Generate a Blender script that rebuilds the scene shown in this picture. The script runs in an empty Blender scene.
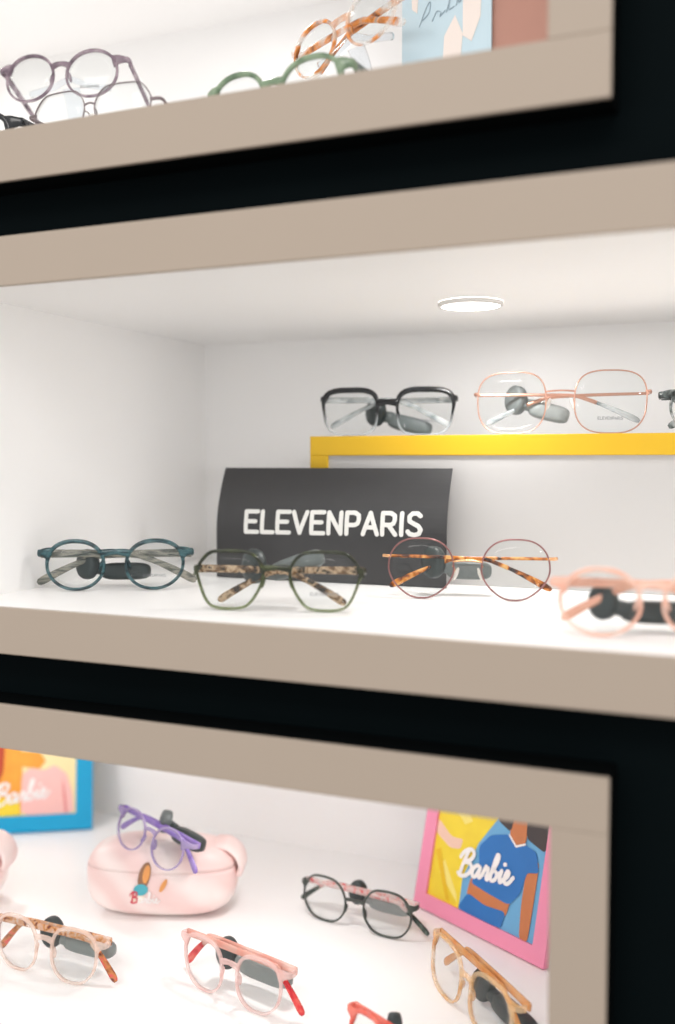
import bpy, math, random
from math import sin, cos, pi, radians as R
from mathutils import Vector, Matrix
random.seed(7)
S = bpy.context.scene
COL = S.collection

# ------------------------------------------------------------------ materials
def srgb(r, g, b):
    f = lambda c: (c/255/12.92) if c <= 10 else ((c/255+.055)/1.055)**2.4
    return (f(r), f(g), f(b), 1)

def mat(name, col, rough=.5, metal=0, spec=.5, alpha=1, noise=0, nscale=30, bump=0):
    m = bpy.data.materials.new(name); m.use_nodes = True
    N, L = m.node_tree.nodes, m.node_tree.links
    b = N['Principled BSDF']
    b.inputs['Base Color'].default_value = col
    b.inputs['Roughness'].default_value = rough
    b.inputs['Metallic'].default_value = metal
    b.inputs['Specular IOR Level'].default_value = spec
    b.inputs['Alpha'].default_value = alpha
    if noise or bump:
        t = N.new('ShaderNodeTexCoord'); n = N.new('ShaderNodeTexNoise')
        n.inputs['Scale'].default_value = nscale; n.inputs['Detail'].default_value = 4
        L.new(t.outputs['Object'], n.inputs['Vector'])
        if noise:
            r = N.new('ShaderNodeMix'); r.data_type = 'RGBA'
            r.inputs[6].default_value = tuple(c*(1-noise) for c in col[:3])+(1,)
            r.inputs[7].default_value = tuple(min(1, c*(1+noise)) for c in col[:3])+(1,)
            L.new(n.outputs['Fac'], r.inputs[0]); L.new(r.outputs[2], b.inputs['Base Color'])
        if bump:
            u = N.new('ShaderNodeBump'); u.inputs['Strength'].default_value = bump; u.inputs['Distance'].default_value = .001
            L.new(n.outputs['Fac'], u.inputs['Height']); L.new(u.outputs[0], b.inputs['Normal'])
    return m

def acetate(name, stops, alphas, scale=(60, 60, 60), detail=3, rough=.18, grad=None, dist=0.6):
    """cellulose acetate: streaked dye (noise -> colour ramp), partly see-through; grad=(z0,z1,c0,c1,a0,a1): dye that fades from bottom to top of the frame"""
    m = bpy.data.materials.new(name); m.use_nodes = True
    N, L = m.node_tree.nodes, m.node_tree.links
    b = N['Principled BSDF']; b.inputs['Roughness'].default_value = rough
    t = N.new('ShaderNodeTexCoord'); mp = N.new('ShaderNodeMapping'); mp.inputs['Scale'].default_value = scale
    L.new(t.outputs['Object'], mp.inputs['Vector'])
    n = N.new('ShaderNodeTexNoise'); n.inputs['Scale'].default_value = 1; n.inputs['Detail'].default_value = detail; n.inputs['Distortion'].default_value = dist
    L.new(mp.outputs[0], n.inputs['Vector'])
    r = N.new('ShaderNodeValToRGB'); a = N.new('ShaderNodeValToRGB')
    k = len(stops)
    for ramp, vals in ((r, stops), (a, [(v, v, v, 1) for v in alphas])):
        e = ramp.color_ramp.elements
        while len(e) < k: e.new(.5)
        for i, v in enumerate(vals):
            e[i].position = .33+.34*i/max(1, k-1); e[i].color = v
        L.new(n.outputs['Fac'], ramp.inputs[0])
    co, ao = r.outputs[0], a.outputs[0]
    if grad:
        z0, z1, c0, a0 = grad
        sx = N.new('ShaderNodeSeparateXYZ'); L.new(t.outputs['Object'], sx.inputs[0])
        mr = N.new('ShaderNodeMapRange'); mr.inputs[1].default_value = z0; mr.inputs[2].default_value = z1
        L.new(sx.outputs[2], mr.inputs[0])
        mx = N.new('ShaderNodeMix'); mx.data_type = 'RGBA'; mx.inputs[6].default_value = c0
        L.new(mr.outputs[0], mx.inputs[0]); L.new(co, mx.inputs[7]); co = mx.outputs[2]
        ma = N.new('ShaderNodeMix'); ma.data_type = 'FLOAT'; ma.inputs[2].default_value = a0
        L.new(mr.outputs[0], ma.inputs[0]); L.new(ao, ma.inputs[3]); ao = ma.outputs[0]
    L.new(co, b.inputs['Base Color']); L.new(ao, b.inputs['Alpha'])
    return m

def clear(name, tint=(.97, .98, .98, 1), refl=1.0):
    m = bpy.data.materials.new(name); m.use_nodes = True
    N, L = m.node_tree.nodes, m.node_tree.links
    N.remove(N['Principled BSDF'])
    tr = N.new('ShaderNodeBsdfTransparent'); tr.inputs[0].default_value = tint
    gl = N.new('ShaderNodeBsdfGlossy'); gl.inputs['Roughness'].default_value = .03
    lw = N.new('ShaderNodeLayerWeight'); lw.inputs['Blend'].default_value = .5
    pw = N.new('ShaderNodeMath'); pw.operation = 'POWER'; pw.inputs[1].default_value = 5
    fr = N.new('ShaderNodeMath'); fr.operation = 'MULTIPLY_ADD'; fr.inputs[1].default_value = .6*refl; fr.inputs[2].default_value = .013*refl
    L.new(lw.outputs['Facing'], pw.inputs[0]); L.new(pw.outputs[0], fr.inputs[0])
    mx = N.new('ShaderNodeMixShader')
    L.new(fr.outputs[0], mx.inputs[0]); L.new(tr.outputs[0], mx.inputs[1]); L.new(gl.outputs[0], mx.inputs[2])
    L.new(mx.outputs[0], N['Material Output'].inputs[0])
    return m

def emit(name, col, st):
    m = bpy.data.materials.new(name); m.use_nodes = True
    b = m.node_tree.nodes['Principled BSDF']
    b.inputs['Emission Color'].default_value = col; b.inputs['Emission Strength'].default_value = st
    return m

TAUPE = mat('taupe_lacquer', srgb(169, 155, 141), .55, spec=.3, noise=.02, nscale=8)
WHITE = mat('white_laminate', srgb(249, 248, 247), .38, spec=.4, noise=.01, nscale=5)
CARC = mat('black_carcass', srgb(7, 10, 11), .7, spec=.05)
BLACKWALL = mat('black_wall_paint', srgb(5, 12, 14), .75, spec=.04, noise=.15, nscale=12)
FLOORM = mat('shop_floor', srgb(186, 178, 170), .5, noise=.1, nscale=3)
YELLOW = mat('yellow_edge', srgb(214, 171, 20), .5)
PANEL = mat('riser_white', srgb(188, 186, 184), .45, spec=.4)
LENS = clear('demo_lens')
ACRYL = clear('clear_acrylic', (.93, .95, .97, 1), 3.0)
TAGM = mat('tag_dark', srgb(52, 60, 60), .42, noise=.25, nscale=120)
TAGD = mat('tag_disc_dark', srgb(44, 54, 55), .5, noise=.2, nscale=160)
TAGG = mat('tag_grey', srgb(150, 154, 152), .35, noise=.15, nscale=150)
TAGGD = mat('tag_disc_grey', srgb(120, 124, 123), .45, noise=.1, nscale=150)
TAGS = mat('tag_smoke', srgb(104, 111, 110), .4, noise=.2, nscale=120)
TAGL = mat('tag_smoke_pale', srgb(128, 135, 133), .35, noise=.2, nscale=120)
PRINT = mat('lens_print_grey', srgb(120, 122, 125), .6)
GOLD = mat('gold_metal', srgb(222, 172, 128), .25, metal=.9)
ROSE = mat('rose_gold_metal', srgb(206, 158, 138), .3, metal=.8)
PLUM = mat('plum_metal', srgb(140, 98, 96), .3, metal=.6)
SILV = mat('dark_silver_metal', srgb(120, 108, 110), .3, metal=.8)
GUN = mat('dark_green_metal', srgb(70, 76, 70), .35, metal=.2)
PAD = acetate('nose_pad_silicone', [srgb(245, 240, 232)]*2, [.4, .4])
BRASSP = mat('pad_metal', srgb(205, 170, 130), .3, metal=.7)
BLACKAC = mat('black_acetate', srgb(22, 24, 28), .2)
TORT = acetate('tortoise', [srgb(34, 18, 12), srgb(110, 56, 22), srgb(204, 120, 42), srgb(236, 180, 104)], [1, .95, .9, .85], (110, 110, 110), 2)
TORTP = acetate('tortoise_pale', [srgb(120, 64, 50), srgb(214, 150, 90), srgb(236, 190, 160), srgb(246, 222, 205)], [.95, .85, .7, .6], (140, 140, 140), 2)
TEAL = acetate('teal_acetate', [srgb(6, 20, 25), srgb(18, 46, 53), srgb(70, 112, 118), srgb(20, 50, 58)], [.97, .93, .7, .93], (50, 120, 240), 4)
TEALT = acetate('teal_temple', [srgb(50, 62, 60), srgb(108, 110, 100), srgb(170, 164, 150), srgb(70, 80, 78)], [.85, .75, .7, .85], (40, 200, 260), 4)
GREEN = acetate('green_acetate', [srgb(16, 19, 10), srgb(34, 40, 18), srgb(78, 86, 46)], [.98, .96, .88], (70, 90, 160), 3, grad=(-.004, .032, srgb(118, 134, 72), .58))
GRTEMP = acetate('green_temple', [srgb(34, 26, 18), srgb(120, 90, 60), srgb(214, 184, 150), srgb(62, 50, 34)], [.95, .9, .8, .95], (130, 130, 130), 2)
BLKCLR = acetate('black_fade', [srgb(6, 7, 9), srgb(12, 13, 15), srgb(44, 48, 52)], [1, 1, .95], (90, 90, 140), 3, grad=(.006, .024, srgb(206, 212, 214), .38))
CRYST = acetate('crystal_streak', [srgb(120, 128, 130), srgb(200, 204, 204), srgb(232, 234, 234)], [.85, .55, .4], (90, 160, 160), 3)
BLUSH = acetate('blush_acetate', [srgb(236, 176, 154), srgb(244, 200, 180), srgb(248, 222, 208)], [.82, .7, .55], (40, 60, 60), 2)
BLUSHT = acetate('blush_temple', [srgb(226, 164, 140), srgb(238, 190, 166)], [.95, .9], (40, 60, 60), 2)
PEACH = acetate('peach_crystal', [srgb(240, 208, 190), srgb(248, 228, 216)], [.5, .34], (50, 50, 50), 2)
PINK = acetate('pink_crystal', [srgb(242, 196, 188), srgb(248, 220, 214)], [.52, .36], (50, 50, 50), 2)
PINKT = acetate('pink_temple', [srgb(226, 150, 132), srgb(242, 196, 180)], [.75, .55], (60, 90, 90), 2)
REDTIP = acetate('red_tip', [srgb(190, 16, 34), srgb(226, 60, 60), srgb(232, 120, 100)], [.97, .95, .9], (90, 90, 90), 2)
RED = acetate('coral_acetate', [srgb(232, 92, 76), srgb(242, 130, 112)], [.9, .82], (60, 60, 60), 2)
AMBER = acetate('amber_crystal', [srgb(226, 160, 90), srgb(240, 196, 136), srgb(246, 218, 176)], [.6, .4, .3], (50, 50, 50), 2)
AMBERT = acetate('amber_temple', [srgb(206, 130, 60), srgb(236, 182, 116)], [.85, .6], (60, 60, 60), 2)
TORTRED = acetate('tortoise_red', [srgb(110, 40, 30), srgb(206, 130, 70), srgb(224, 90, 90)], [.97, .9, .9], (110, 110, 110), 2)
LILAC = acetate('lilac_acetate', [srgb(160, 138, 196), srgb(200, 184, 222)], [.75, .55], (60, 60, 60), 2)
LILACT = acetate('lilac_temple', [srgb(140, 112, 196), srgb(170, 146, 210)], [.95, .9], (60, 60, 60), 2)
MAUVE = acetate('mauve_acetate', [srgb(72, 58, 70), srgb(136, 114, 128), srgb(184, 164, 174)], [.93, .75, .55], (70, 90, 110), 3)
SAGE = acetate('sage_acetate', [srgb(66, 88, 66), srgb(112, 134, 106), srgb(140, 160, 130)], [.95, .9, .85], (60, 60, 60), 3)
SAGEDK = acetate('dark_green_marble', [srgb(26, 34, 32), srgb(70, 84, 76), srgb(150, 160, 150)], [1, .95, .85], (120, 120, 120), 3)
ORANGE = acetate('amber_tortoise_clear', [srgb(120, 62, 20), srgb(232, 138, 40), srgb(240, 214, 190), srgb(238, 232, 226)], [.95, .85, .4, .25], (60, 60, 60), 2)
GREYTORT = acetate('grey_marble', [srgb(26, 30, 30), srgb(96, 104, 102), srgb(200, 204, 202)], [1, .9, .6], (130, 130, 130), 3)
CORALT = acetate('red_print_temple', [srgb(206, 60, 66), srgb(242, 214, 208), srgb(246, 230, 226)], [.9, .6, .5], (200, 200, 200), 2)

# ------------------------------------------------------------------ mesh helpers
class MB:
    def __init__(s): s.v, s.f, s.mi, s.sm = [], [], [], []
    def add(s, vs, fs, mi=0, smooth=True):
        o = len(s.v); s.v += [tuple(v) for v in vs]
        for f in fs: s.f.append(tuple(i+o for i in f)); s.mi.append(mi); s.sm.append(smooth)
    def box(s, x0, x1, y0, y1, z0, z1, mi=0):
        v = [(x, y, z) for z in (z0, z1) for y in (y0, y1) for x in (x0, x1)]
        s.add(v, [(0, 2, 3, 1), (4, 5, 7, 6), (0, 1, 5, 4), (2, 6, 7, 3), (0, 4, 6, 2), (1, 3, 7, 5)], mi, False)
    def sweep(s, rings, closed=False, caps=True, mi=0, smooth=True):
        n, k = len(rings), len(rings[0]); vs = [p for r in rings for p in r]; fs = []
        for i in range(n if closed else n-1):
            a, b = i*k, ((i+1) % n)*k
            for j in range(k):
                fs.append((a+j, a+(j+1) % k, b+(j+1) % k, b+j))
        if caps and not closed:
            fs.append(tuple(range(k-1, -1, -1))); fs.append(tuple((n-1)*k+j for j in range(k)))
        s.add(vs, fs, mi, smooth)
    def tube(s, pts, r, k=10, mi=0, ry=None):
        pts = [Vector(p) for p in pts]; rings = []
        ref = Vector((0, 0, 1))
        for i, p in enumerate(pts):
            t = (pts[min(i+1, len(pts)-1)]-pts[max(i-1, 0)]).normalized()
            if abs(t.dot(ref)) > .95: ref = Vector((0, 1, 0))
            a = t.cross(ref).normalized(); b = a.cross(t).normalized()
            ri = r[i] if isinstance(r, (list, tuple)) else r
            rings.append([p+a*cos(2*pi*j/k)*ri+b*sin(2*pi*j/k)*ri for j in range(k)])
        s.sweep(rings, mi=mi)
    def strip(s, pts, sizes, upv=(0, 0, 1), k=12, mi=0, sq=3.2):
        """sweep a rounded-rectangle section: sizes[i] = (half height along up, half thickness)"""
        pts = [Vector(p) for p in pts]; rings = []
        for i, p in enumerate(pts):
            t = (pts[min(i+1, len(pts)-1)]-pts[max(i-1, 0)]).normalized()
            b = Vector(upv); b = (b-t*b.dot(t)).normalized(); a = t.cross(b)
            h, w = sizes[i] if isinstance(sizes, list) else sizes
            ring = []
            for j in range(k):
                th = 2*pi*j/k; c, d = cos(th), sin(th)
                m = (abs(c)**sq+abs(d)**sq)**(-1/sq)
                ring.append(p+a*c*m*w+b*d*m*h)
            rings.append(ring)
        s.sweep(rings, mi=mi)
    def ellip(s, c, r, rot=None, nu=16, nv=10, e=1.0, mi=0):
        rot = rot or Matrix.Identity(3); vs = []; fs = []
        f = lambda x: math.copysign(abs(x)**e, x)
        for i in range(nv+1):
            ph = -pi/2+pi*i/nv
            for j in range(nu):
                th = 2*pi*j/nu
                vs.append(Vector(c)+rot @ Vector((r[0]*f(cos(ph))*f(cos(th)), r[1]*f(cos(ph))*f(sin(th)), r[2]*f(sin(ph)))))
        for i in range(nv):
            for j in range(nu):
                fs.append((i*nu+j, i*nu+(j+1) % nu, (i+1)*nu+(j+1) % nu, (i+1)*nu+j))
        s.add(vs, fs, mi)
    def build(s, name, mats, parent=None):
        me = bpy.data.meshes.new(name); me.from_pydata(s.v, [], s.f)
        for m in (mats if isinstance(mats, (list, tuple)) else [mats]): me.materials.append(m)
        me.polygons.foreach_set('material_index', s.mi); me.polygons.foreach_set('use_smooth', s.sm)
        me.update()
        import bmesh
        bm = bmesh.new(); bm.from_mesh(me)
        bmesh.ops.recalc_face_normals(bm, faces=bm.faces); bm.to_mesh(me); bm.free()
        o = bpy.data.objects.new(name, me); COL.objects.link(o)
        if parent: o.parent = parent
        return o

def bevel(o, w, n=2):
    m = o.modifiers.new('bevel', 'BEVEL'); m.width = w; m.segments = n; m.limit_method = 'ANGLE'; return o

def thing(name, label, cat, loc=(0, 0, 0), rot=(0, 0, 0), group=None):
    o = bpy.data.objects.new(name, None); COL.objects.link(o); o.empty_display_size = .02
    o.location = loc; o.rotation_euler = rot; o['label'] = label; o['category'] = cat
    if group: o['group'] = group
    return o
def tag(o, label, cat, group=None):
    o['label'] = label; o['category'] = cat
    if group: o['group'] = group
    return o

def catmull(P, n=8, closed=False):
    P = [Vector(p) for p in P]; out = []; m = len(P)
    g = (lambda i: P[i % m]) if closed else (lambda i: P[max(0, min(m-1, i))])
    for i in range(m if closed else m-1):
        a, b, c, d = g(i-1), g(i), g(i+1), g(i+2)
        for k in range(n):
            t = k/n
            out.append(.5*((2*b)+(c-a)*t+(2*a-5*b+4*c-d)*t*t+(3*b-a-3*c+d)*t**3))
    if not closed: out.append(P[-1])
    return out

# ------------------------------------------------------------------ stroke lettering
CAPS = {
 'E': [[(.9, 1), (.05, 1), (.05, 0), (.9, 0)], [(.05, .52), (.75, .52)]],
 'L': [[(.05, 1), (.05, 0), (.85, 0)]],
 'V': [[(0, 1), (.46, 0), (.95, 1)]],
 'N': [[(.05, 0), (.05, 1), (.9, 0), (.9, 1)]],
 'P': [[(.05, 0), (.05, 1), (.6, 1), (.85, .88), (.88, .68), (.8, .5), (.6, .42), (.05, .42)]],
 'A': [[(0, 0), (.47, 1), (.95, 0)], [(.18, .32), (.78, .32)]],
 'R': [[(.05, 0), (.05, 1), (.6, 1), (.85, .88), (.86, .68), (.78, .52), (.6, .45), (.05, .45)], [(.45, .45), (.92, 0)]],
 'I': [[(.1, 1), (.1, 0)]],
 'S': [[(.82, .88), (.62, 1), (.3, 1), (.1, .85), (.12, .64), (.4, .52), (.7, .42), (.86, .25), (.75, .06), (.45, 0), (.15, .05), (.02, .16)]],
}
def capsule_strokes(mb, strokes, hw, y0, y1, warp, mi=0, k=8, sub=1):
    """thick round-ended strokes in the (x,z) plane extruded from y0 to y1; warp maps (x,y,z) to its place"""
    for st in strokes:
        if sub > 1: st = [(a[0]+(b[0]-a[0])*i/sub, a[1]+(b[1]-a[1])*i/sub) for a, b in zip(st[:-1], st[1:]) for i in range(sub)]+[st[-1]]
        for (ax, az), (bx, bz) in zip(st[:-1], st[1:]):
            cnt = (len(mb.f) // (2*k+4)) % 23; e0 = cnt*6e-6
            th = math.atan2(bz-az, bx-ax); poly = []
            for j in range(k+1):
                q = th+pi/2+pi*j/k; poly.append((ax+cos(q)*hw, az+sin(q)*hw))
            for j in range(k+1):
                q = th-pi/2+pi*j/k; poly.append((bx+cos(q)*hw, bz+sin(q)*hw))
            n = len(poly)
            vs = [warp(x, y0-e0, z) for x, z in poly]+[warp(x, y1, z) for x, z in poly]
            mb.add(vs, [tuple(range(n)), tuple(range(2*n-1, n-1, -1))]+[(i, (i+1) % n, n+(i+1) % n, n+i) for i in range(n)], mi, False)
WIDTH = {'I': .2, 'V': .95, 'A': .95, 'N': .95, 'E': .9, 'L': .82, 'P': .88, 'R': .92, 'S': .88}
def caps_text(txt, h, w, gap):
    """strokes of a word, its whole width w and cap height h, starting at x=0"""
    tot = sum(WIDTH[c] for c in txt)+gap*(len(txt)-1); sx = w/tot; x = 0; out = []
    for c in txt:
        out += [[((x+px)*sx, pz*h) for px, pz in st] for st in CAPS[c]]; x += WIDTH[c]+gap
    return out
def script_word():
    """the white brush-script word on the cards, as smooth strokes: x to the right 0..5.6, y up, x-height 1"""
    raw = [
     [(.18, -.05), (.3, .8), (.45, 1.5), (.6, 2.05)],
     [(-.1, 1.45), (.2, 1.95), (.75, 2.2), (1.2, 1.95), (1.1, 1.45), (.55, 1.1), (1.05, 1.05), (1.3, .65), (1.05, .15), (.5, -.1), (.0, .1)],
     [(2.2, .85), (1.85, 1.0), (1.5, .65), (1.55, .12), (1.9, .12), (2.2, .85), (2.15, .3), (2.3, .05), (2.55, .35)],
     [(2.55, .35), (2.75, 1.05), (2.7, .8), (3.0, .95), (3.05, .6), (3.0, .2), (3.15, .05), (3.4, .5)],
     [(3.4, .5), (3.75, 1.5), (3.8, 2.05), (3.6, 2.1), (3.48, 1.3), (3.42, .4), (3.55, .05), (3.9, .15), (4.0, .6), (3.8, .8)],
     [(3.95, .6), (4.25, .7), (4.4, .95), (4.35, .4), (4.45, .05), (4.75, .3)],
     [(4.55, 1.5), (4.6, 1.52)],
     [(4.7, .3), (5.05, .55), (5.15, .9), (4.95, 1.0), (4.8, .55), (4.95, .08), (5.3, .1), (5.65, .6)]]
    return [[(p.x, p.y) for p in catmull([(x, y, 0) for x, y in st], 6)] for st in raw]

# ------------------------------------------------------------------ setting
w = MB()
OPEN = [(-1.2, -.0895, 1.5826, 1.9246), (-.693, .402, 1.1832, 1.5378), (-1.2, -.0843, .8084, 1.1392)]   # x0,x1,z0,z1 of the three niches
zc = 0.0
for x0, x1, z0, z1 in sorted(OPEN, key=lambda o: o[2]):
    w.box(-2.2, 1.3, .034, .06, zc, z0-.0005)
    w.box(-2.2, x0-.0005, .034, .06, z0-.0005, z1+.0005); w.box(x1+.0005, 1.3, .034, .06, z0-.0005, z1+.0005); zc = z1+.0005
w.box(-2.2, 1.3, .034, .06, zc, 2.6)
o = w.build('wall_back', BLACKWALL); o['kind'] = 'structure'
f = MB(); f.box(-3.2, 2.4, -3.5, .7, -.04, 0)
o = f.build('floor', FLOORM); o['kind'] = 'structure'

def cabinet(label, x0, x1, z0, z1, depth, T=.041, TB=.0405):
    """outer x0..x1, z0..z1; the face is at y=0, the inside is open to the front"""
    t = thing('display_cabinet', label, 'display cabinet', ((x0+x1)/2, 0, z0), group='wall display niches')
    cx = (x0+x1)/2
    X0, X1, Z1 = x0-cx, x1-cx, z1-z0
    def part(n, m, *b, bv=0):
        q = MB(); q.box(*b); ob = q.build(n, m, t)
        if bv: bevel(ob, bv)
        return ob
    F = .0045
    part('top_rail', TAUPE, X0, X1, 0, F, Z1-T, Z1, bv=.0008)
    part('bottom_rail', TAUPE, X0, X1, 0, F, 0, TB, bv=.0008)
    part('side_stile', TAUPE, X0, X0+T, 0, F, TB, Z1-T, bv=.0008)
    part('side_stile', TAUPE, X1-T, X1, 0, F, TB, Z1-T, bv=.0008)
    g = .004
    # black outer shell boards and thin white lining boards
    part('outer_board', CARC, X0, X1, F, depth+.03, Z1-T+g, Z1)
    part('outer_board', CARC, X0, X1, F, depth+.03, 0, TB-g)
    part('outer_board', CARC, X0, X0+T-g, F, depth+.03, TB-g, Z1-T+g)
    part('outer_board', CARC, X1-T+g, X1, F, depth+.03, TB-g, Z1-T+g)
    part('ceiling_panel', WHITE, X0+T-g, X1-T+g, F, depth+.006, Z1-T, Z1-T+g)
    part('shelf_panel', WHITE, X0+T-g, X1-T+g, F, depth+.006, TB-g, TB)
    part('side_panel', WHITE, X0+T-g, X0+T, F, depth, TB, Z1-T)
    part('side_panel', WHITE, X1-T, X1-T+g, F, depth, TB, Z1-T)
    part('back_panel', WHITE, X0+T-g, X1-T+g, depth, depth+.006, TB, Z1-T)
    return t
U, M_, Lw = OPEN
cabinet('upper taupe framed wall display niche, cut off by the top of the photo', U[0], U[1], U[2], U[3], .42, TB=.0424)
cabinet('middle taupe framed wall display niche holding the black card sign', M_[0], M_[1], M_[2], M_[3], .443, T=.0414)
cabinet('lowest taupe framed wall display niche holding the pink case', Lw[0], Lw[1], Lw[2], Lw[3], .475, T=.0388, TB=.0416)
ZU, ZM, ZL = U[2]+.0424, M_[2]+.0405, Lw[2]+.0416
CU, CM, CLo = U[3]-.041, M_[3]-.0414, Lw[3]-.0388

# ------------------------------------------------------------------ puck lights
PUCK_RIM = mat('puck_rim_white', srgb(225, 222, 218), .35)
PUCK_LED = emit('puck_diffuser', (1, .96, .92, 1), 9)
def puck(x, y, zc, label, power):
    t = thing('puck_light', label, 'ceiling light', (x, y, zc-.0002), group='round lights in the niche ceilings')
    m = MB(); k = 40
    prof = [(.0300, 0), (.0302, -.0030), (.0294, -.0042), (.0275, -.0042), (.0272, -.003)]
    rings = [[(r*cos(2*pi*j/k), r*sin(2*pi*j/k), z) for j in range(k)] for r, z in prof]
    m.sweep(rings, caps=False); m.build('light_ring', PUCK_RIM, t)
    d = MB(); rr = [(.0271*cos(2*pi*j/k), .0271*sin(2*pi*j/k)) for j in range(k)]
    d.add([(x_, y_, -.0036) for x_, y_ in rr]+[(x_, y_, -.0020) for x_, y_ in rr],
          [tuple(range(k-1, -1, -1)), tuple(range(k, 2*k))]+[(j, (j+1) % k, k+(j+1) % k, k+j) for j in range(k)], 0, False)
    d.build('diffuser', PUCK_LED, t)
    li = bpy.data.lights.new('puck_lamp', 'AREA'); li.shape = 'DISK'; li.size = .036; li.energy = power; li.color = (1, .985, .98)
    lo = bpy.data.objects.new('puck_lamp', li); COL.objects.link(lo); lo.location = (x, y, zc-.0065)
    return t
puck(-.246, .238, CM, 'round white light glowing in the ceiling above the rose gold glasses', .52)
puck(.10, .238, CM, 'round white light in the ceiling of the middle niche, past the right edge', .5)
puck(-.52, .25, CU, 'round white light in the ceiling of the upper niche, above the mauve glasses', .2)
puck(-.90, .25, CU, 'round white light in the ceiling of the upper niche, far left end', .2)
puck(-.43, .20, CLo, 'round white light in the ceiling of the lowest niche, right half', .27)
puck(-.86, .27, CLo, 'round white light in the ceiling of the lowest niche, left half', .22)

# ------------------------------------------------------------------ yellow-edged riser in the middle niche
r = thing('display_riser', 'long white riser with a bright yellow border behind the black card sign', 'riser', (-.4385, .2996, ZM+.0003))
RH, RL, RD = .1512, .60, .095
b = MB(); b.box(0, RL, .0045, RD, 0, RH); bevel(b.build('riser_body', PANEL, r), .0006)
b = MB(); b.box(0, RL, 0, .0045, RH-.0205, RH); bevel(b.build('yellow_top_border', YELLOW, r), .0006)
b = MB(); b.box(0, .0205, 0, .0045, 0, RH-.0205); bevel(b.build('yellow_side_border', YELLOW, r), .0006)
b = MB(); b.box(.0205, RL, .0025, .0045, 0, RH-.0205); b.build('front_panel', PANEL, r)
ZR = ZM+.0003+RH

# ------------------------------------------------------------------ black card sign
SIGNM = mat('black_card', srgb(52, 52, 53), .42, spec=.5, noise=.12, nscale=60)
SIGNW = mat('sign_lettering', srgb(222, 222, 218), .6, noise=.08, nscale=300)
sg = thing('card_sign', 'curved black card sign with bold white capital lettering leaning on the riser', 'sign', (-.5310, .2600, ZM+.0004), (0, 0, R(1.4)))
SW, SH = .2545, .1175
def card_y(z): return .022*max(0, (z-.05)/(SH-.05))**1.8+.004*(1-z/SH)*0
m = MB(); rows = []
for i in range(25):
    z = SH*i/24; rows.append((card_y(z), z))
loop = [(y, z) for y, z in rows]+[(y+.0016, z) for y, z in reversed(rows)]
m.sweep([[(x, y, z) for y, z in loop] for x in [SW*i/8 for i in range(9)]], smooth=False)
# folded-back strut that keeps the card standing
card = m.build('card', SIGNM, sg)
m = MB(); m.add([(SW*.3, .004, .05), (SW*.7, .004, .05), (SW*.7, .032, .0005), (SW*.3, .032, .0005), (SW*.3, .0055, .05), (SW*.7, .0055, .05), (SW*.7, .0335, .0005), (SW*.3, .0335, .0005)],
   [(0, 1, 2, 3), (7, 6, 5, 4), (0, 4, 5, 1), (1, 5, 6, 2), (2, 6, 7, 3), (3, 7, 4, 0)], 0, False); m.build('strut', SIGNM, sg)
m = MB()
capsule_strokes(m, caps_text('ELEVENPARIS',     .0214, .1940, .30), .0022, -.0008, -.0002,
    lambda x, y, z: (.0345+x+.0, card_y(z+.0500+.002*x/.193)+y, z+.0500+.0015*x/.193), 0, 6, 6)
m.build('lettering', SIGNW, sg)

# ------------------------------------------------------------------ eyeglasses
SHAPES = {
 'panto': [(-1, .42), (-.86, .86), (-.35, 1.02), (.35, 1.04), (.86, .84), (1.02, .35), (.94, -.3), (.6, -.85), (.05, -1.04), (-.5, -.88), (-.9, -.3)],
 'round': [(-.98, .3), (-.75, .8), (-.25, 1), (.3, 1), (.78, .78), (1, .3), (.98, -.25), (.72, -.75), (.25, -1), (-.25, -1), (-.72, -.75), (-.98, -.25)],
 'hex': [(-1.02, .42), (-.78, .9), (-.5, 1.06), (.42, 1.06), (.7, .98), (1.05, .4), (.98, .05), (.76, -.72), (.5, -1.04), (-.32, -1.04), (-.62, -.85), (-.95, -.15)],
 'rect': [(-1.02, .9), (-.75, 1.06), (.7, 1.06), (1.04, .92), (1.0, .2), (.86, -.78), (.6, -1.06), (-.5, -1.06), (-.84, -.72), (-1.0, .2)],
 'square': [(-1.02, .5), (-.86, .98), (-.4, 1.05), (.45, 1.05), (.9, .98), (1.04, .45), (1.0, -.4), (.8, -.95), (.3, -1.06), (-.35, -1.06), (-.8, -.9), (-1.0, -.35)],
 'octa': [(-1.02, .36), (-.72, .88), (-.4, 1.06), (.4, 1.06), (.75, .86), (1.03, .36), (1.03, -.3), (.72, -.86), (.36, -1.06), (-.36, -1.06), (-.74, -.84), (-1.03, -.32)],
 'tall': [(-1.02, .25), (-.9, .78), (-.5, 1.05), (.3, 1.06), (.95, .95), (1.05, .5), (1.0, -.25), (.75, -.88), (.25, -1.06), (-.3, -1.06), (-.72, -.85), (-.98, -.3)],
}
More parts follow.
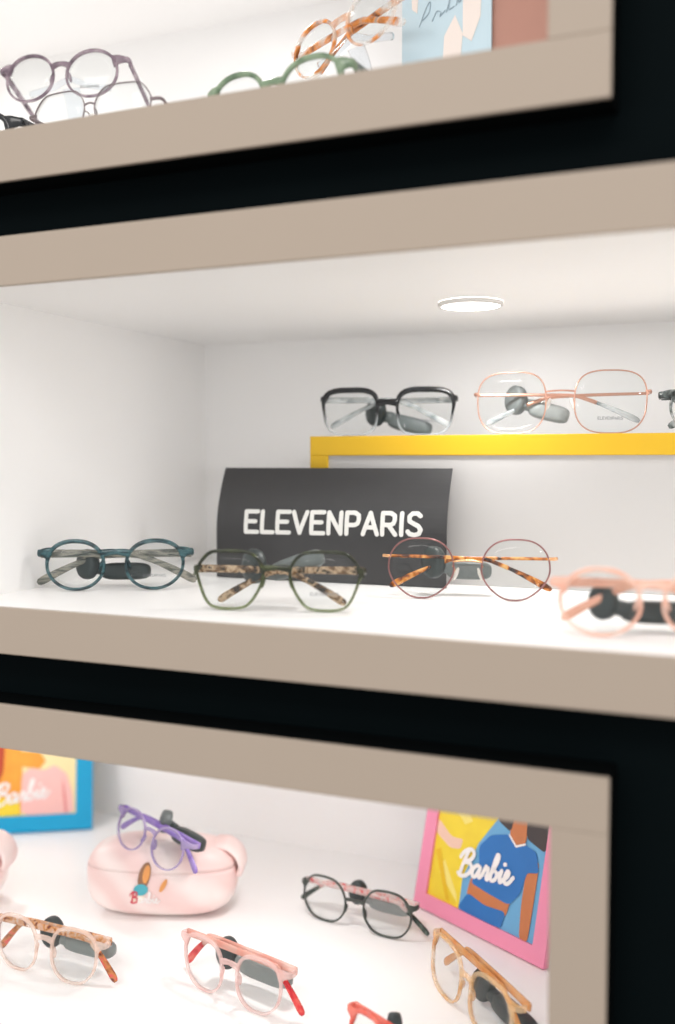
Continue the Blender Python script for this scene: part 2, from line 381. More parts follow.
# lower narrowing, upper narrowing, squareness, lean of the lens
CURVED = {'panto': (.16, .02, .86, .05), 'round': (.06, .02, .94, .02), 'pear': (.40, .10, .74, .03), 'soft': (.10, -.02, .66, .02), 'boxy': (.14, -.03, .52, .05), 'butter': (.20, -.03, .72, .07)}
def outline(shape, hw, hh, n=72):
    if shape in CURVED:
        lo, hi, e, sk = CURVED[shape]; P = []
        for i in range(96):
            a = 2*pi*i/96; c, d = cos(a), sin(a)
            x = math.copysign(abs(c)**e, c); y = math.copysign(abs(d)**e, d)
            x *= 1-(lo*max(0, -y)**1.6+hi*max(0, y)**1.6)
            P.append(Vector((x+sk*y, y)))
    else: P = [Vector(p) for p in SHAPES[shape]]
    for _ in range(0 if shape in CURVED else 3):
        Q = []
        for i in range(len(P)):
            a, b = P[i], P[(i+1) % len(P)]; Q += [a*.75+b*.25, a*.25+b*.75]
        P = Q
    xs, ys = [p.x for p in P], [p.y for p in P]
    P = [Vector((2*(p.x-min(xs))/(max(xs)-min(xs))-1, 2*(p.y-min(ys))/(max(ys)-min(ys))-1)) for p in P]
    P = [Vector((p.x*hw, p.y*hh)) for p in P]
    # resample by arc length
    seg = [(P[(i+1) % len(P)]-P[i]).length for i in range(len(P))]; tot = sum(seg); out = []; i = 0; acc = 0
    for k in range(n):
        d = tot*k/n
        while acc+seg[i] < d: acc += seg[i]; i += 1
        t = (d-acc)/seg[i]; out.append(P[i].lerp(P[(i+1) % len(P)], t))
    return out

def glasses(label, loc, yaw, lean=8, roll=0, shape='panto', cx=.035, lw=.05, h=.046, W=.140, rw=.0022, rd=.0036, brow=.5,
            fm=None, tm=None, tipm=None, padm=PAD, metal=False, bridge=(.45, .004, .0), bm=None, ez=.62, tagx=-.022, tagm=(TAGM, TAGD), tag_len=.05, tag_tilt=0,
            folded=True, tlen=None, th=.0035, name='eyeglasses', cat='glasses', group='eyeglasses on display', wrap=.9, rimtop=None, pr=None, open_tilt=0, tagz=.5, dz=0.0, tag_d=.0135, endm=None, tagdy=0, tag_rot=-38, bend=.60, drop=.028, rest=True):
    """bottom of the rims at the origin, front faces -y; cx half lens spacing, lw lens+rim width, h lens+rim height, W overall width"""
    g = thing(name, label, cat, (loc[0], loc[1], loc[2]+.0006), (R(-lean), R(roll), R(yaw)), group)
    hw, hh = lw/2-rw, h/2-rw
    base = outline(shape, hw, hh); zc = h/2; n = len(base)
    wy = lambda x: wrap*x*x
    fr = MB()
    xin = None
    for s in (-1, 1):
        rings = []
        for i in range(n):
            p = base[i]; t = (base[(i+1) % n]-base[i-1]).normalized(); nr = Vector((t.y, -t.x))
            if nr.dot(p) < 0: nr = -nr
            zn = p.y/hh; rwi = rw*(1+brow*max(0, zn)) if not metal else rw
            ring = []
            K = 12
            for j in range(K):
                th_ = 2*pi*j/K; c, d = cos(th_), sin(th_); q = 2.0 if metal else 3.4
                mm = (abs(c)**q+abs(d)**q)**(-1/q)
                u = rwi/2+c*mm*rwi/2; v = d*mm*rd/2
                x = s*(cx+p.x+nr.x*u); ring.append((x, v+wy(x), zc+p.y+nr.y*u))
            rings.append(ring)
        if rimtop:
            up = [i for i in range(n) if base[i].y > -.1*hh]
        fr.sweep(rings, closed=True, mi=0)
    # bridge
    bz, bh, arch = bridge
    zt = bz*hh
    inner = min((p for p in base if p.x < 0), key=lambda p: abs(p.y-zt))
    gx = cx+inner.x-rw*.6
    pts = [Vector((gx*t, wy(gx*t)-.0004, zc+zt+arch*(1-t*t))) for t in [-1, -.8, -.5, -.2, 0, .2, .5, .8, 1]]
    if metal: fr.tube(pts, .0009, 8, 1)
    else:
        fr.strip(pts, [(bh*(.75+.35*abs(t)), rd/2*.95) for t in [-1, -.8, -.5, -.2, 0, .2, .5, .8, 1]], mi=0)
        for s in (-1, 1):      # moulded nose rests on the inner rims
            fr.ellip((s*(gx+.0001), .0022, zc+zt-.011), (.0016, .0032, .0055), Matrix.Rotation(R(-s*14), 3, 'Y'), 10, 8)
    # end pieces
    zo = ez*hh
    outer = min((p for p in base if p.x > 0), key=lambda p: abs(p.y-zo))
    xo = cx+outer.x; hx = W/2
    for s in (-1, 1):
        ep = [(s*(xo-.0005 if metal else xo+.0002), wy(xo)+.0002, zc+zo-(0 if metal else .0015)), (s*(xo+.4*(hx-xo)), wy(xo)+.0006, zc+zo+.0002), (s*(hx-.0022), wy(hx)+.0012, zc+zo+.0006), (s*(hx-.0012), wy(hx)+.004, zc+zo+.0006), (s*(hx-.0014), wy(hx)+.008, zc+zo+.0004)]
        ep = catmull(ep, 4)
        hgt = .0014 if metal else max(th*.9, .0026)
        fr.strip(ep, [(hgt*(1.0+1.25*max(0, 1-i/7)) if not metal else hgt, .0015 if not metal else .001) for i in range(len(ep))], mi=1 if metal else 0)
    fo = fr.build('front_frame', [fm, endm or bm or fm], g)
    # lenses
    for s in (-1, 1):
        lm = MB(); rr = [0, .35, .7, 1.0]; vs = []; fs = []
        for side in (0, 1):
            off = len(vs)
            vs.append((s*cx, wy(cx)-.0016+.0014*side, zc))
            for q in rr[1:]:
                for p in base:
                    x = s*(cx+p.x*q*1.003); vs.append((x, wy(x)-.0016*(1-q*q)+.0014*side-.0004, zc+p.y*q*1.003))
            for i in range(n): fs.append((off, off+1+i, off+1+(i+1) % n))
            for k in range(2):
                for i in range(n): fs.append((off+1+k*n+i, off+1+(k+1)*n+i, off+1+(k+1)*n+(i+1) % n, off+1+k*n+(i+1) % n))
        o1, o2 = 1+2*n, 1+3*n+1+2*n
        for i in range(n): fs.append((o1+i, o1+(i+1) % n, o2+(i+1) % n, o2+i))
        lm.add(vs, fs); lo = lm.build('lens', LENS, g)
        if s == 1 and pr:
            pm = MB(); sz, zz = pr
            for row, (txt, hgt) in enumerate((('ELEVENPARIS', sz),)):
                wd = sz*9
                capsule_strokes(pm, caps_text(txt, hgt, wd, .35), sz*.085, -.0004, -.0001,
                    lambda x, y, z: (cx-wd/2+x, wy(cx-wd/2+x)-.0022+y, zc+zz*hh+z), 0, 4)
            pm.build('lens_print', PRINT, lo)
    # nose pads
    if metal:
        for s in (-1, 1):
            pm = MB()
            px = cx+inner.x-.0012
            pm.ellip((s*(px-.002), .0065, zc+zt-.011), (.0014, .0034, .0065), Matrix.Rotation(R(-s*20), 3, 'Y') @ Matrix.Rotation(R(s*25), 3, 'Z'), 12, 8)
            po = pm.build('nose_pad', padm, g)
            am = MB(); am.tube(catmull([(s*(px+.001), .001, zc+zt-.004), (s*(px-.0005), .0052, zc+zt-.005), (s*(px-.0012), .0062, zc+zt-.010)], 5), .00055, 6)
            am.build('pad_arm', bm or fm, po)
    # temples
    L = tlen or W*.92
    for s in (-1, 1):
        hinge = Vector((s*(hx-.0024), 0, zc+zo+.0005))
        y0 = wy(hx)+(.0085 if s < 0 else .0125) if folded else wy(hx)+.0085
        prof = [(0, 0), (.2*L, .0), (.42*L, -.0004), (bend*L, -.0016)]+[((bend+(1-bend)*q)*L, -.0016-(drop-.0016)*q**1.25) for q in (.2, .45, .72, 1.0)]
        c2 = catmull([(a, 0, d) for a, d in prof], 6)
        pts = []
        for p in c2:
            a, d = p.x, p.z*(1.0)
            if folded: pts.append(Vector((hinge.x-s*a, y0+.002*a/L+(.0042*(a/L) if s > 0 else 0), hinge.z+d+dz*a/L)))
            else: pts.append(Vector((hinge.x-s*.03*a, y0+a, hinge.z+d+open_tilt*a)))
        N = len(pts); cut = int(N*.66)
        if metal:
            sz = [(.0014+.0006*i/cut, .0007) for i in range(cut+1)]
            sz2 = [(.0016+.0016*min(1, (i/(N-cut))*1.4), .0015) for i in range(N-cut)]
        else:
            sz = [(th*(1.1-.35*i/cut), .0015) for i in range(cut+1)]
            sz2 = [(th*(.75+.45*(i/(N-cut))), .0017) for i in range(N-cut)]
        for q, fq in ((-3, .93), (-2, .78), (-1, .42)): sz2[q] = (sz2[q][0]*fq, sz2[q][1]*fq)   # rounded end
        tmb = MB(); tmb.strip(pts[:cut+1], sz); 
        if not tipm and not metal:
            tmb = MB(); tmb.strip(pts, sz+sz2[1:]); tmb.build('temple', tm or fm, g)
        else:
            to = tmb.build('temple', tm or fm, g)
            t2 = MB(); t2.strip(pts[cut:], sz2); t2.build('temple_tip', tipm or tm or fm, to)
    # anti-theft tag clipped over the folded temples
    if tagm:
        y = wy(hx)+.0085+.0165+tagdy; z = zc+(tagz-.5)*h+zo*.2-.002
        b_ = MB(); rot = Matrix.Rotation(R(tag_tilt), 3, 'Y')
        b_.ellip((tagx+.012+tag_len/2, y+.002, z-.004-tag_len/2*sin(R(tag_tilt))), (tag_len/2, .0085, .0085), rot, 20, 12, .55)
        b_.strip([(tagx+.004, y-.001, z), (tagx+.02, y+.001, z-.003)], (.006, .006))
        bo = b_.build('security_tag', tagm[0], g)
        d_ = MB(); rot = Matrix.Rotation(R(tag_rot), 3, 'Z') @ Matrix.Rotation(R(90), 3, 'X')
        k = 28; rings = []
        for rad, dy in ((.3, -.0062), (.8, -.0058), (.96, -.0046), (1, -.002), (1, .002), (.94, .0045), (.7, .0055), (.25, .006)):
            rings.append([Vector((tagx, y-.003, z+.003))+rot @ Vector((rad*tag_d*.92*cos(2*pi*j/k), rad*tag_d*1.12*sin(2*pi*j/k), dy)) for j in range(k)])
        d_.sweep(rings); d_.build('tag_disc', tagm[1], bo)
    if rest:
        Mx = g.rotation_euler.to_matrix()
        lo_ = min((Mx @ v.co).z for ch in g.children_recursive for v in ch.data.vertices)
        g.location.z = loc[2]+.0003-lo_
    return g

# ---- middle niche
glasses('teal marbled round glasses standing left of the black card sign', (-.5665, .1255, ZM), 29, 11, shape='panto', cx=.0378, lw=.0575, h=.0490, W=.150, rw=.0030, rd=.0042, brow=.4, fm=TEAL, tm=TEALT, bridge=(.52, .0036, .0016), ez=.58, tagx=-.030, pr=(.0024, -.55), th=.0038, tlen=.150)
glasses('dark green angular glasses with see-through lower rims, in front of the black card sign', (-.3646, .0692, ZM), 14, 4, shape='hex', cx=.0408, lw=.0610, h=.0505, W=.148, rw=.0023, rd=.0038, brow=.3, fm=GREEN, tm=GRTEMP, bridge=(.42, .0028, .0012), ez=.36, tagx=-.026, pr=(.0026, -.5), th=.0032, tag_tilt=-20, tagz=.66, tagm=(TAGS, TAGM), tlen=.128)
glasses('thin gold and plum wire glasses with tortoise temple tips, right of the sign', (-.2356, .1945, ZM), 11, 8, shape='pear', cx=.0425, lw=.0620, h=.0560, W=.160, rw=.0016, rd=.0018, brow=0, metal=True, fm=PLUM, bm=GOLD, tm=TORT, tipm=TORT, bridge=(.24, .001, .0012), ez=.40, tagx=-.034, tagz=.56, tag_len=.042, tagm=(TAGS, TAGM), tlen=.152)
glasses('blush pink clear acetate glasses at the near right edge of the middle shelf', (-.0640, .0590, ZM), 11, 4, shape='round', cx=.0355, lw=.0585, h=.0490, W=.142, rw=.0028, rd=.004, fm=BLUSH, tm=BLUSHT, bridge=(.50, .0030, .003), ez=.6, tagx=-.032, th=.0034, tag_len=.06, tagz=.40, tag_d=.012)
glasses('black rectangular glasses fading to clear below, on the yellow-edged riser', (-.3600, .3240, ZR), 13, 7, shape='boxy', cx=.0400, lw=.0610, h=.0490, W=.148, rw=.0024, rd=.004, brow=1.5, fm=BLKCLR, tm=CRYST, bridge=(.48, .0040, .001), ez=.72, tagx=-.016, tagm=(TAGS, TAGM), pr=(.0024, -.45), tag_tilt=14, tagz=.52, th=.0032)
glasses('large rose gold wire square glasses on the yellow-edged riser', (-.1770, .3166, ZR), 7, 8, shape='soft', cx=.0478, lw=.0695, h=.0635, W=.174, rw=.0014, rd=.0018, brow=0, metal=True, fm=ROSE, bm=ROSE, tm=ROSE, tipm=CRYST, bridge=(.34, .001, .001), ez=.34, tagx=-.046, tagm=(TAGG, TAGGD), pr=(.0026, -.6), tag_tilt=14, tag_len=.042, tagz=.58)
glasses('grey marbled glasses cut off by the right edge of the photo, on the riser', (-.0110, .3200, ZR), 4, 8, shape='round', cx=.0360, lw=.0560, h=.0480, W=.148, rw=.0026, rd=.004, fm=GREYTORT, tm=GREYTORT, bridge=(.45, .0034, .002), ez=.6, tagx=-.022)
# ---- lowest niche
glasses('dark green-black octagonal thin glasses beside the pink framed picture', (-.3830, .2890, ZL), -7, 2, shape='octa', cx=.0380, lw=.0560, h=.0490, W=.140, rw=.0020, rd=.003, brow=.15, fm=GUN, tm=CORALT, tipm=SAGEDK, bridge=(.25, .0018, .0008), ez=.46, tagx=-.010, tagz=.52, tagm=(TAGG, TAGM), tag_len=.05, th=.0028, tag_rot=-8, tag_d=.0115, tlen=.148, bend=.74, drop=.028)
glasses('clear peach glasses with tortoise temples at the left edge of the lowest shelf', (-.6235, .0819, ZL), -1, 3, shape='butter', cx=.0345, lw=.0530, h=.0530, W=.138, rw=.0025, rd=.0038, fm=PEACH, tm=TORTP, tipm=TORTRED, bridge=(.42, .0030, .002), ez=.58, tagx=-.012, tagz=.52, tagm=(TAGL, TAGM), tag_len=.06, tag_rot=0, tlen=.141, bend=.76, drop=.036)
glasses('clear pink glasses with red temple tips in front of the pink case', (-.4365, .1130, ZL), -13, 2, shape='butter', cx=.0340, lw=.0520, h=.0510, W=.136, rw=.0025, rd=.0038, fm=PINK, tm=PINKT, tipm=REDTIP, bridge=(.42, .0030, .002), ez=.72, tagx=-.026, tagz=.48, tagm=(TAGL, TAGM), tag_len=.062, tag_rot=0, tlen=.141, bend=.76, drop=.036)
glasses('amber crystal glasses turned sideways below the pink framed picture', (-.2310, .1730, ZL), -44, 6, shape='soft', cx=.0380, lw=.0620, h=.0520, W=.150, rw=.0027, rd=.004, fm=AMBER, tm=AMBERT, tipm=AMBERT, bridge=(.42, .0032, .002), ez=.76, tagx=-.012, tagz=.32, tag_len=.066, tag_rot=10, tlen=.150, bend=.7, drop=.034)
glasses('coral red glasses peeking in at the bottom edge of the photo', (-.2510, .0490, ZL), -26, 4, shape='panto', cx=.0340, lw=.0500, h=.0480, W=.132, rw=.0026, rd=.004, fm=RED, tm=RED, bridge=(.42, .0032, .002), ez=.7, tagx=-.030, tagz=.5)
# ---- upper niche
glasses('thin dark silver wire glasses with angled rims at the left front of the top shelf', (-.5365, .0528, ZU), 2, 6, open_tilt=.14, shape='hex', cx=.0325, lw=.0560, h=.0480, W=.138, rw=.0012, rd=.0016, brow=0, metal=True, fm=SILV, bm=SILV, tm=SILV, tipm=GRTEMP, bridge=(.35, .001, .0015), ez=.30, folded=False, tagm=None)
glasses('sage green thick round glasses at the front of the top shelf', (-.3715, .0773, ZU), -8, 3, open_tilt=.07, shape='panto', cx=.0365, lw=.0590, h=.0490, W=.146, rw=.0030, rd=.0042, fm=SAGE, tm=SAGEDK, bridge=(.40, .0034, .002), ez=.62, folded=False, tagm=None, th=.0042)
glasses('black glasses cut off by the left edge of the photo on the top shelf', (-.6860, .0520, ZU), 4, 2, open_tilt=.06, shape='panto', cx=.0340, lw=.0520, h=.0400, W=.142, rw=.0036, rd=.0042, fm=BLACKAC, tm=BLACKAC, bridge=(.42, .0036, .002), ez=.6, folded=False, tagm=None, th=.0045)

# ---- clear acrylic rests and the two pairs they carry
def acrylic_rest(label, x, y, yaw, hgt):
    t = thing('glasses_rest', label, 'glasses stand', (x, y, ZU+.0005), (0, 0, R(yaw)), 'clear acrylic glasses rests')
    m = MB(); m.box(-.028, .028, -.012, .05, 0, .003); bevel(m.build('base', ACRYL, t), .001)
    m = MB()
    m.strip(catmull([(0, .030, .003), (0, .026, hgt*.5), (0, .014, hgt*.86), (0, .006, hgt)], 6), (.010, .002), upv=(1, 0, 0))
    m.build('post', ACRYL, t)
    m = MB(); m.strip(catmull([(-.045, .004, hgt-.004), (-.02, .004, hgt+.001), (-.008, .004, hgt+.006), (0, .004, hgt+.008), (.008, .004, hgt+.006), (.02, .004, hgt+.001), (.045, .004, hgt-.004)], 5), (.003, .003))
    m.build('cradle', ACRYL, t)
    return t
PUR = (-.6621, .1779); ORA = (-.3440, .1608)
acrylic_rest('clear acrylic rest holding up the mauve glasses', PUR[0]-.002, PUR[1]+.013, 11, .112)
acrylic_rest('clear acrylic rest holding up the orange glasses', ORA[0]+.004, ORA[1]+.013, -22, .095)
glasses('mauve round glasses raised on a clear rest at the left of the top shelf', (PUR[0]-.004, PUR[1], 1.7195), 11, 8, shape='round', cx=.0345, lw=.0565, h=.0505, W=.146, rw=.0023, rd=.004, fm=MAUVE, tm=MAUVE, bridge=(.42, .0030, .003), ez=.6, folded=False, tagm=None, pr=(.0022, -.7), open_tilt=-.30, rest=False)
glasses('orange tortoise and clear glasses raised on a rest before the blue poster', (ORA[0], ORA[1], 1.704), -20, 8, -9, shape='panto', cx=.0345, lw=.0560, h=.0510, W=.140, rw=.0025, rd=.004, fm=ORANGE, tm=ORANGE, bridge=(.46, .0034, .002), ez=.6, tagm=None, rest=False)

# ------------------------------------------------------------------ cards and pictures
PBLUE = mat('poster_blue', srgb(190, 212, 222), .5); PCREAM = mat('poster_cream', srgb(232, 220, 212), .5); PGREY = mat('poster_script', srgb(150, 170, 182), .6)
t = thing('poster', 'pale blue poster card with cream shapes and faint grey handwriting on the top shelf', 'poster', (-.2485, .2, ZU+.0005), (0, 0, R(0)))
def flat(mb, poly, y, mi, th=.0003, warp=None):
    n = len(poly); wv = warp or (lambda x, y_, z: (x, y_, z))
    vs = [wv(x, y, z) for x, z in poly]+[wv(x, y+th, z) for x, z in poly]
    mb.add(vs, [tuple(range(n)), tuple(range(2*n-1, n-1, -1))]+[(i, (i+1) % n, n+(i+1) % n, n+i) for i in range(n)], mi, False)
m = MB(); m.box(-.0525, .0295, 0, .004, 0, .17); m.build('card', PBLUE, t)
m = MB()
flat(m, [(-.015, .06), (-.013, .1), (-.003, .117), (.004, .1), (.002, .075), (.006, .06)], -.0005, 0)
flat(m, [(.004, .098), (.012, .092), (.020, .112), (.022, .165), (.002, .168), (.004, .13)], -.0005, 0)
flat(m, [(-.043, .128), (-.038, .124), (-.036, .168), (-.045, .168)], -.0005, 0)
m.build('cream_shapes', PCREAM, t)
m = MB()
sq = [[(0, 0), (.006, .012), (.01, .016), (.009, .008), (.003, .004)], [(.012, 0), (.016, .006), (.02, .004), (.019, .001), (.024, .004)], [(.025, .002), (.030, .016), (.027, .004), (.032, .004)], [(.034, .004), (.039, .019), (.036, .006), (.041, .008)], [(.046, .02), (.047, .021)]]
capsule_strokes(m, [[(p.x-.036, p.y*1.1+.112+.25*p.x) for p in catmull([(x, z, 0) for x, z in s_], 5)] for s_ in sq],   .00024, -.0009, -.0002, lambda x, y, z: (x, y, z), 0, 4)
m.build('handwriting', PGREY, t)
BROWN = mat('brown_pink_board', srgb(176, 128, 112), .6, noise=.05, nscale=20)
m = MB(); m.box(-.030, .030, 0, .012, 0, .16)
o = bevel(m.build('display_board', BROWN), .002); o.location = (-.1915, .2060, ZU+.0005)
tag(o, 'brownish pink board standing right of the pale blue poster', 'board')

FB_PINK = mat('frame_pink', srgb(248, 152, 184), .45); FB_BLUE = mat('frame_cyan', srgb(0, 164, 214), .4)
C_YEL = mat('print_yellow', srgb(252, 218, 60), .4, noise=.12, nscale=45); C_SKY = mat('print_sky', srgb(112, 178, 222), .4)
C_TEE = mat('print_tee_blue', srgb(44, 118, 192), .4, noise=.05, nscale=60); C_SKIN = mat('print_skin', srgb(206, 126, 78), .4, noise=.08, nscale=60)
C_DARK = mat('print_hair', srgb(70, 62, 62), .5); C_PALE = mat('print_pale', srgb(246, 206, 186), .45); C_WHT = mat('print_white', srgb(250, 246, 244), .4)
C_ORG = mat('print_orange', srgb(246, 164, 60), .4, noise=.15, nscale=50); C_PNK = mat('print_pink', srgb(250, 196, 190), .4, noise=.06, nscale=60); C_REDB = mat('print_rust', srgb(186, 70, 40), .4); C_CRM = mat('print_cream', srgb(252, 232, 176), .4)
def photo_frame(label, loc, yaw, lean, W, H, B, fm, shapes, mats, word, smooth=(), group='framed pictures in the lowest niche'):
    """origin at the lower right outer corner; local x to the left is negative"""
    t = thing('picture_frame', label, 'picture', loc, (R(-lean), 0, R(yaw)), group)
    m = MB()
    m.box(-W, 0, 0, .009, 0, B); m.box(-W, 0, 0, .009, H-B, H); m.box(-W, -W+B, 0, .009, B, H-B); m.box(-B, 0, 0, .009, B, H-B)
    m.build('border', fm, t)
    m = MB()
    for i, (mi, poly) in enumerate(shapes):
        if mi in smooth:
            q = [Vector(p) for p in poly]
            for _ in range(2): q = [v for a, b in zip(q, q[1:]+q[:1]) for v in (a*.88+b*.12, a*.12+b*.88)]
            poly = [(v.x, v.y) for v in q]
        flat(m, poly, .0030-.00012*i, mi, .00012 if i else .005)
    m.build('print', mats, t)
    if word:
        x0, z0, sx, sl, hw = word
        m = MB(); capsule_strokes(m, [[(x*sx+y*sx*.12, y*sx+sl*x*sx) for x, y in st] for st in script_word()], hw, -.0004, -.0001, lambda x, y, z: (x0+x, .0014+y, z0+z), 0, 6)
        m.build('script_lettering', C_WHT, t)
    m = MB(); m.add([(-W*.6, .009, H*.6), (-W*.4, .009, H*.6), (-W*.4, .06, .014), (-W*.6, .06, .014), (-W*.6, .011, H*.6), (-W*.4, .011, H*.6), (-W*.4, .062, .0145), (-W*.6, .062, .0145)],
        [(0, 1, 2, 3), (7, 6, 5, 4), (0, 4, 5, 1), (1, 5, 6, 2), (2, 6, 7, 3), (3, 7, 4, 0)], 0, False); m.build('strut', CARC, t)
    return t
HP = .165
bp = .0165; WP = .1845
pink_shapes = [(0, [(-WP+bp, bp), (-bp, bp), (-bp, HP-bp), (-WP+bp, HP-bp)]),
 (1, [(-WP+bp, bp), (-.1205, bp), (-.121, .05), (-.106, .09), (-.086, .12), (-.076, HP-bp), (-WP+bp, HP-bp)]),
 (2, [(-WP+bp, .100), (-.145, .086), (-.128, .088), (-.130, .077), (-.145, .074), (-WP+bp, .084)]),
 (7, [(-.150, .060), (-.126, .030), (-.124, .022), (-.155, .045)]), (7, [(-.158, .128), (-.128, .104), (-.118, .110), (-.140, .140)]), (8, [(-.165, .066), (-.140, .020), (-.134, .018), (-.158, .070)]),
 (4, [(-.038, .095), (-.0235, .095), (-.0240, .05), (-.025, bp), (-.036, bp), (-.039, .05)]),
 (4, [(-.109, .054), (-.085, .056), (-.052, .052), (-.056, .030), (-.085, .026), (-.112, .034)]),
 (3, [(-.108, .048), (-.100, .068), (-.104, .088), (-.090, .104), (-.067, .111), (-.045, .107), (-.029, .104), (-.0225, .085), (-.037, .081), (-.042, .058), (-.054, .043), (-.082, .045)]),
 (3, [(-.110, .037), (-.085, .032), (-.057, .035), (-.060, bp), (-.122, bp)]),
 (4, [(-.066, .111), (-.062, HP-bp), (-.045, HP-bp), (-.043, .109), (-.055, .103)]),
 (5, [(-.083, .121), (-.064, .114), (-.061, HP-bp), (-.08, HP-bp)]), (5, [(-.044, .114), (-bp, .106), (-bp, HP-bp), (-.046, HP-bp)]),
 (6, [(-.066, .110), (-.055, .101), (-.043, .107), (-.043, .109), (-.055, .1035), (-.066, .1125)])]
photo_frame('pink bordered picture of a blue T-shirt and yellow cloth, with white script', (-.1804, .2814, ZL+.0022), -28, 12, WP, HP, bp, FB_PINK,
    pink_shapes, [C_SKY, C_YEL, C_PALE, C_TEE, C_SKIN, C_DARK, C_WHT, mat('print_pale_yellow', srgb(253, 234, 130), .4), mat('print_deep_yellow', srgb(240, 196, 36), .4)], (-.127, .0515, .0130, .16, .0021), (2, 3, 4, 5))
bb = .0215; WB = .19
blue_shapes = [(0, [(-WB+bb, bb), (-bb, bb), (-bb, HP-bb), (-WB+bb, HP-bb)]),
 (1, [(-WB+bb, bb), (-.094, bb), (-.092, .07), (-.096, HP-bb), (-WB+bb, HP-bb)]),
 (2, [(-WB+bb, bb), (-.095, bb), (-.096, .042), (-.115, .046), (-WB+bb, .04)]),
 (3, [(-WB+bb, .06), (-.125, .062), (-.117, .08), (-.115, HP-bb), (-WB+bb, HP-bb)]),
 (1, [(-.096, .086), (-.07, .082), (-.062, .092), (-.07, .105), (-.094, .106)]),
 (4, [(-.094, bb), (-.024, bb), (-.027, .05), (-.034, .074), (-.05, .086), (-.064, .080), (-.082, .084), (-.093, .076)]),
 (5, [(-.040, .07), (-.036, .05), (-.033, bb+.001), (-.036, bb+.001), (-.039, .05)])]
photo_frame('bright cyan bordered picture of a pink top with white script, in the left corner', (-.8143, .4118, ZL+.0022), 31.5, 12, WB, HP, bb, FB_BLUE,
    blue_shapes, [C_CRM, C_ORG, C_YEL, C_REDB, C_PNK, mat('print_rose', srgb(226, 120, 120), .45)], (-.128, .036, .0125, .12, .0016), (3, 4, 5))

# ------------------------------------------------------------------ pink spectacle cases
def marble():
    m = bpy.data.materials.new('pink_marble'); m.use_nodes = True
    N, L = m.node_tree.nodes, m.node_tree.links; b = N['Principled BSDF']; b.inputs['Roughness'].default_value = .42
    t = N.new('ShaderNodeTexCoord'); w = N.new('ShaderNodeTexWave'); w.inputs['Scale'].default_value = 7; w.inputs['Distortion'].default_value = 5; w.inputs['Detail'].default_value = 2; w.inputs['Detail Scale'].default_value = 1.5
    mp = N.new('ShaderNodeMapping'); mp.inputs['Rotation'].default_value = (0, .9, .3); L.new(t.outputs['Object'], mp.inputs[0]); L.new(mp.outputs[0], w.inputs['Vector'])
    r = N.new('ShaderNodeValToRGB'); r.color_ramp.elements[0].color = srgb(244, 214, 210); r.color_ramp.elements[1].color = srgb(250, 234, 230); r.color_ramp.elements[0].position = .1
    L.new(w.outputs['Fac'], r.inputs[0]); L.new(r.outputs[0], b.inputs['Base Color'])
    return m
MARB = marble(); CASE_IN = mat('case_lining', srgb(222, 160, 146), .7); LIP = mat('case_lip', srgb(242, 206, 200), .5)
CA, CB, CC, CP = .083, .037, .041, 3.2
def supr(d, a, b, c, p=CP):
    k = (abs(d[0]/a)**p+abs(d[1]/b)**p+abs(d[2]/c)**p)**(-1/p); return Vector((d[0]*k, d[1]*k, d[2]*k))
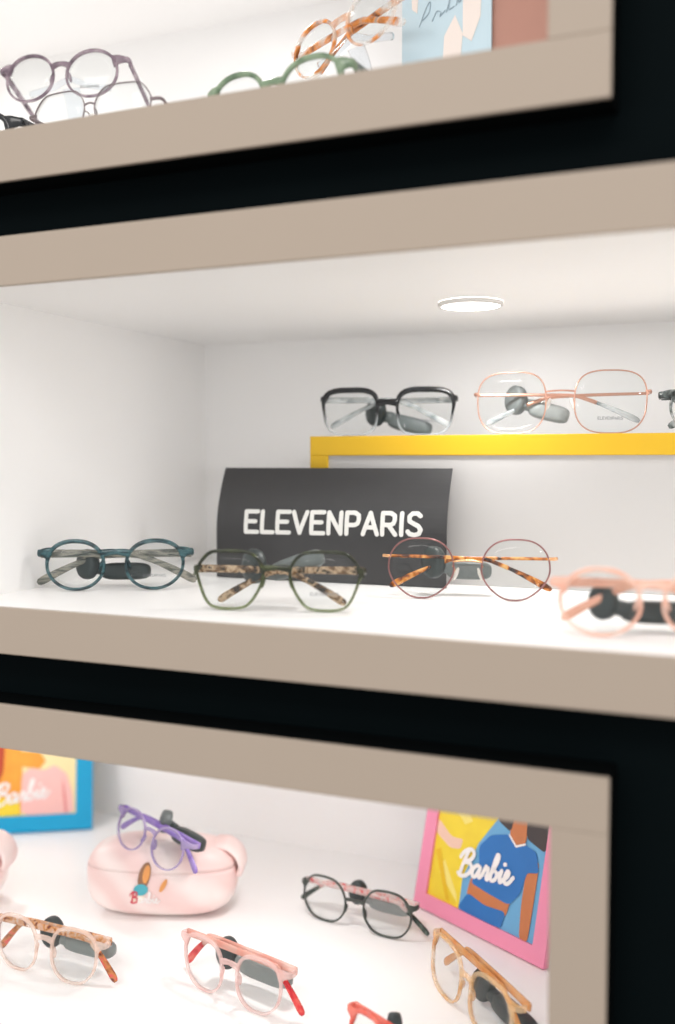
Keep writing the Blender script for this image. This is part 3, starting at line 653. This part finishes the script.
def case(label, loc, yaw, art=True):
    t = thing('spectacle_case', label, 'glasses case', loc, (0, 0, R(yaw)), 'pink marbled spectacle cases')
    def shell(z0a, z1a, a, b, c, off=(0, 0, 0)):
        m = MB(); nu, nv = 56, 14; rings = []
        for i in range(nv+1):
            ph = z0a+(z1a-z0a)*i/nv
            rings.append([supr((a*cos(ph)*cos(2*pi*j/nu), b*cos(ph)*sin(2*pi*j/nu), c*sin(ph)), a, b, c)+Vector((0, 0, CC))+Vector(off) for j in range(nu)])
        m.sweep(rings); return m
    shell(-pi/2+.02, .34, CA, CB, CC).build('case_body', MARB, t)
    shell(.30, pi/2-.02, CA+.0001, CB+.0001, CC+.0001, (.0, .0, .0)).build('case_lid', MARB, t)
    m = MB(); rg = []
    nu = 56
    ph = .30
    for j in range(nu):
        p = supr((CA*cos(ph)*cos(2*pi*j/nu), CB*cos(ph)*sin(2*pi*j/nu), CC*sin(ph)), CA+.0001, CB+.0001, CC+.0001)+Vector((0, 0, CC)); n = Vector((p.x, p.y, 0)).normalized()
        rg.append([p+n*(.00025*cos(2*pi*q/8))+Vector((0, 0, .00025*sin(2*pi*q/8))) for q in range(8)])
    m.sweep(rg, closed=True); m.build('lid_rim', MARB, t)
    # rolled lip of the lid at the right end
    m = MB(); m.strip(catmull([(CA-.024, .004, 2*CC-.0075), (CA-.010, .004, 2*CC-.0085), (CA+.001, .003, 2*CC-.017), (CA+.0055, .002, 2*CC-.028), (CA+.0035, .002, CC+.004)], 6), (.019, .0036), upv=(0, 1, 0)); m.build('lid_lip', MARB, t)
    if art:
        def surf(x, z, e=.0):
            q = max(0, 1-abs(x/CA)**CP-abs((z-CC)/CC)**CP); return -CB*q**(1/CP)-e
        wv = lambda x, y, z: (x, surf(x, z)+y, z)
        def patch(poly, mi, e):
            c = (sum(p[0] for p in poly)/len(poly), sum(p[1] for p in poly)/len(poly)); v = [wv(x, -e, z) for x, z in poly]+[wv(c[0], -e, c[1])]
            n = len(poly); v += [wv(x, -e+.0003, z) for x, z in poly]
            am.add(v, [(i, (i+1) % n, n) for i in range(n)]+[(i, (i+1) % n, n+1+(i+1) % n, n+1+i) for i in range(n)], mi, False)
        def blob(cx_, cz_, rx, rz, mi, e, rot=0):
            patch([(cx_+rx*cos(a)*cos(rot)-rz*sin(a)*sin(rot), cz_+rx*cos(a)*sin(rot)+rz*sin(a)*cos(rot)) for a in [2*pi*i/16 for i in range(16)]], mi, e)
        am = MB()
        blob(-.0120, .052, .0064, .0150, 0, .0012, -.25); blob(-.0098, .054, .0038, .0100, 1, .0014, -.2)
        blob(-.0160, .037, .0080, .0064, 2, .0013, .2); blob(-.0200, .0285, .0076, .0062, 3, .0012)
        blob(.0085, .042, .0026, .008, 1, .0012, -.5)
        am.build('printed_picture', [mat('case_print_brown', srgb(150, 110, 84), .5), mat('case_print_orange', srgb(232, 160, 92), .5), mat('case_print_teal', srgb(80, 176, 192), .5), mat('case_print_cream', srgb(244, 232, 214), .5)], t)
        am = MB()
        sw = script_word(); sc = .0056
        wp = lambda x, y, z: (x, surf(x, z)+y, z)
        capsule_strokes(am, [[(-.027+x*sc, .0225+y*sc) for x, y in st] for st in sw[:2]], .0008, -.0018, -.0011, wp, 0, 6)
        capsule_strokes(am, [[(-.027+x*sc, .0225+y*sc) for x, y in st] for st in sw[2:]], .0007, -.0018, -.0011, wp, 1, 6)
        am.build('script_lettering', [mat('case_script_red', srgb(214, 70, 90), .5), C_WHT], t)
    return t
CASE = (-.597, .252, ZL+.0008)
case('pink marbled pillow shaped case carrying the small lilac glasses', CASE, 20)
case('pale pink rounded case cut off by the left edge of the photo', (-.8460, .1640, ZL+.0008), 20, art=False)
glasses('small lilac glasses lying on top of the pink marbled case', (-.5890, .2010, ZL+.0765), -15, 14, 8, shape='round', cx=.0285, lw=.0450, h=.0430, W=.120, rw=.0018, rd=.003, fm=LILAC, tm=LILACT, bridge=(.42, .0024, .002), ez=.65, tagx=-.006, tagz=.78, tag_len=.045, tag_d=.011, tagm=(TAGM, TAGS), th=.003, rest=False, bend=.74, drop=.026, tlen=.122)

# ------------------------------------------------------------------ shop ambient, added highlight lamp, camera
W_ = bpy.data.worlds.new('shop_ambient'); S.world = W_; W_.use_nodes = True
W_.node_tree.nodes['Background'].inputs[0].default_value = (1, .99, .985, 1); W_.node_tree.nodes['Background'].inputs[1].default_value = 1.2
def highlight_lamp(x, y, z, sx, sy, e, rx):
    li = bpy.data.lights.new('added_highlight_lamp', 'AREA'); li.shape = 'RECTANGLE'; li.size = sx; li.size_y = sy; li.energy = e; li.color = (1, .96, .92)
    lo = bpy.data.objects.new('added_highlight_lamp', li); COL.objects.link(lo); lo.location = (x, y, z); lo.rotation_euler = (R(rx), 0, 0)
highlight_lamp(-.3, -1.7, 2.7, 1.6, .6, 22, 25)  # soft area lamp added out of view to give highlights

cam = bpy.data.cameras.new('camera'); co = bpy.data.objects.new('camera', cam); COL.objects.link(co); S.camera = co
cam.sensor_fit = 'HORIZONTAL'; cam.sensor_width = 24; cam.lens = 24*984/675
phi = math.atan(984/2325); pit = math.atan(52/984)
co.location = (0, -.661, 1.35); co.rotation_euler = (pi/2-pit, 0, phi)
cam.clip_start = .01
cam.dof.use_dof = True; cam.dof.focus_distance = .93; cam.dof.aperture_fstop = 2.0

S.view_settings.view_transform = 'Standard'; S.view_settings.look = 'None'; S.view_settings.gamma = 1; S.view_settings.use_curve_mapping = False
S.view_settings.exposure = -.14
S.cycles.transparent_max_bounces = 40; S.cycles.max_bounces = 10; S.cycles.diffuse_bounces = 6
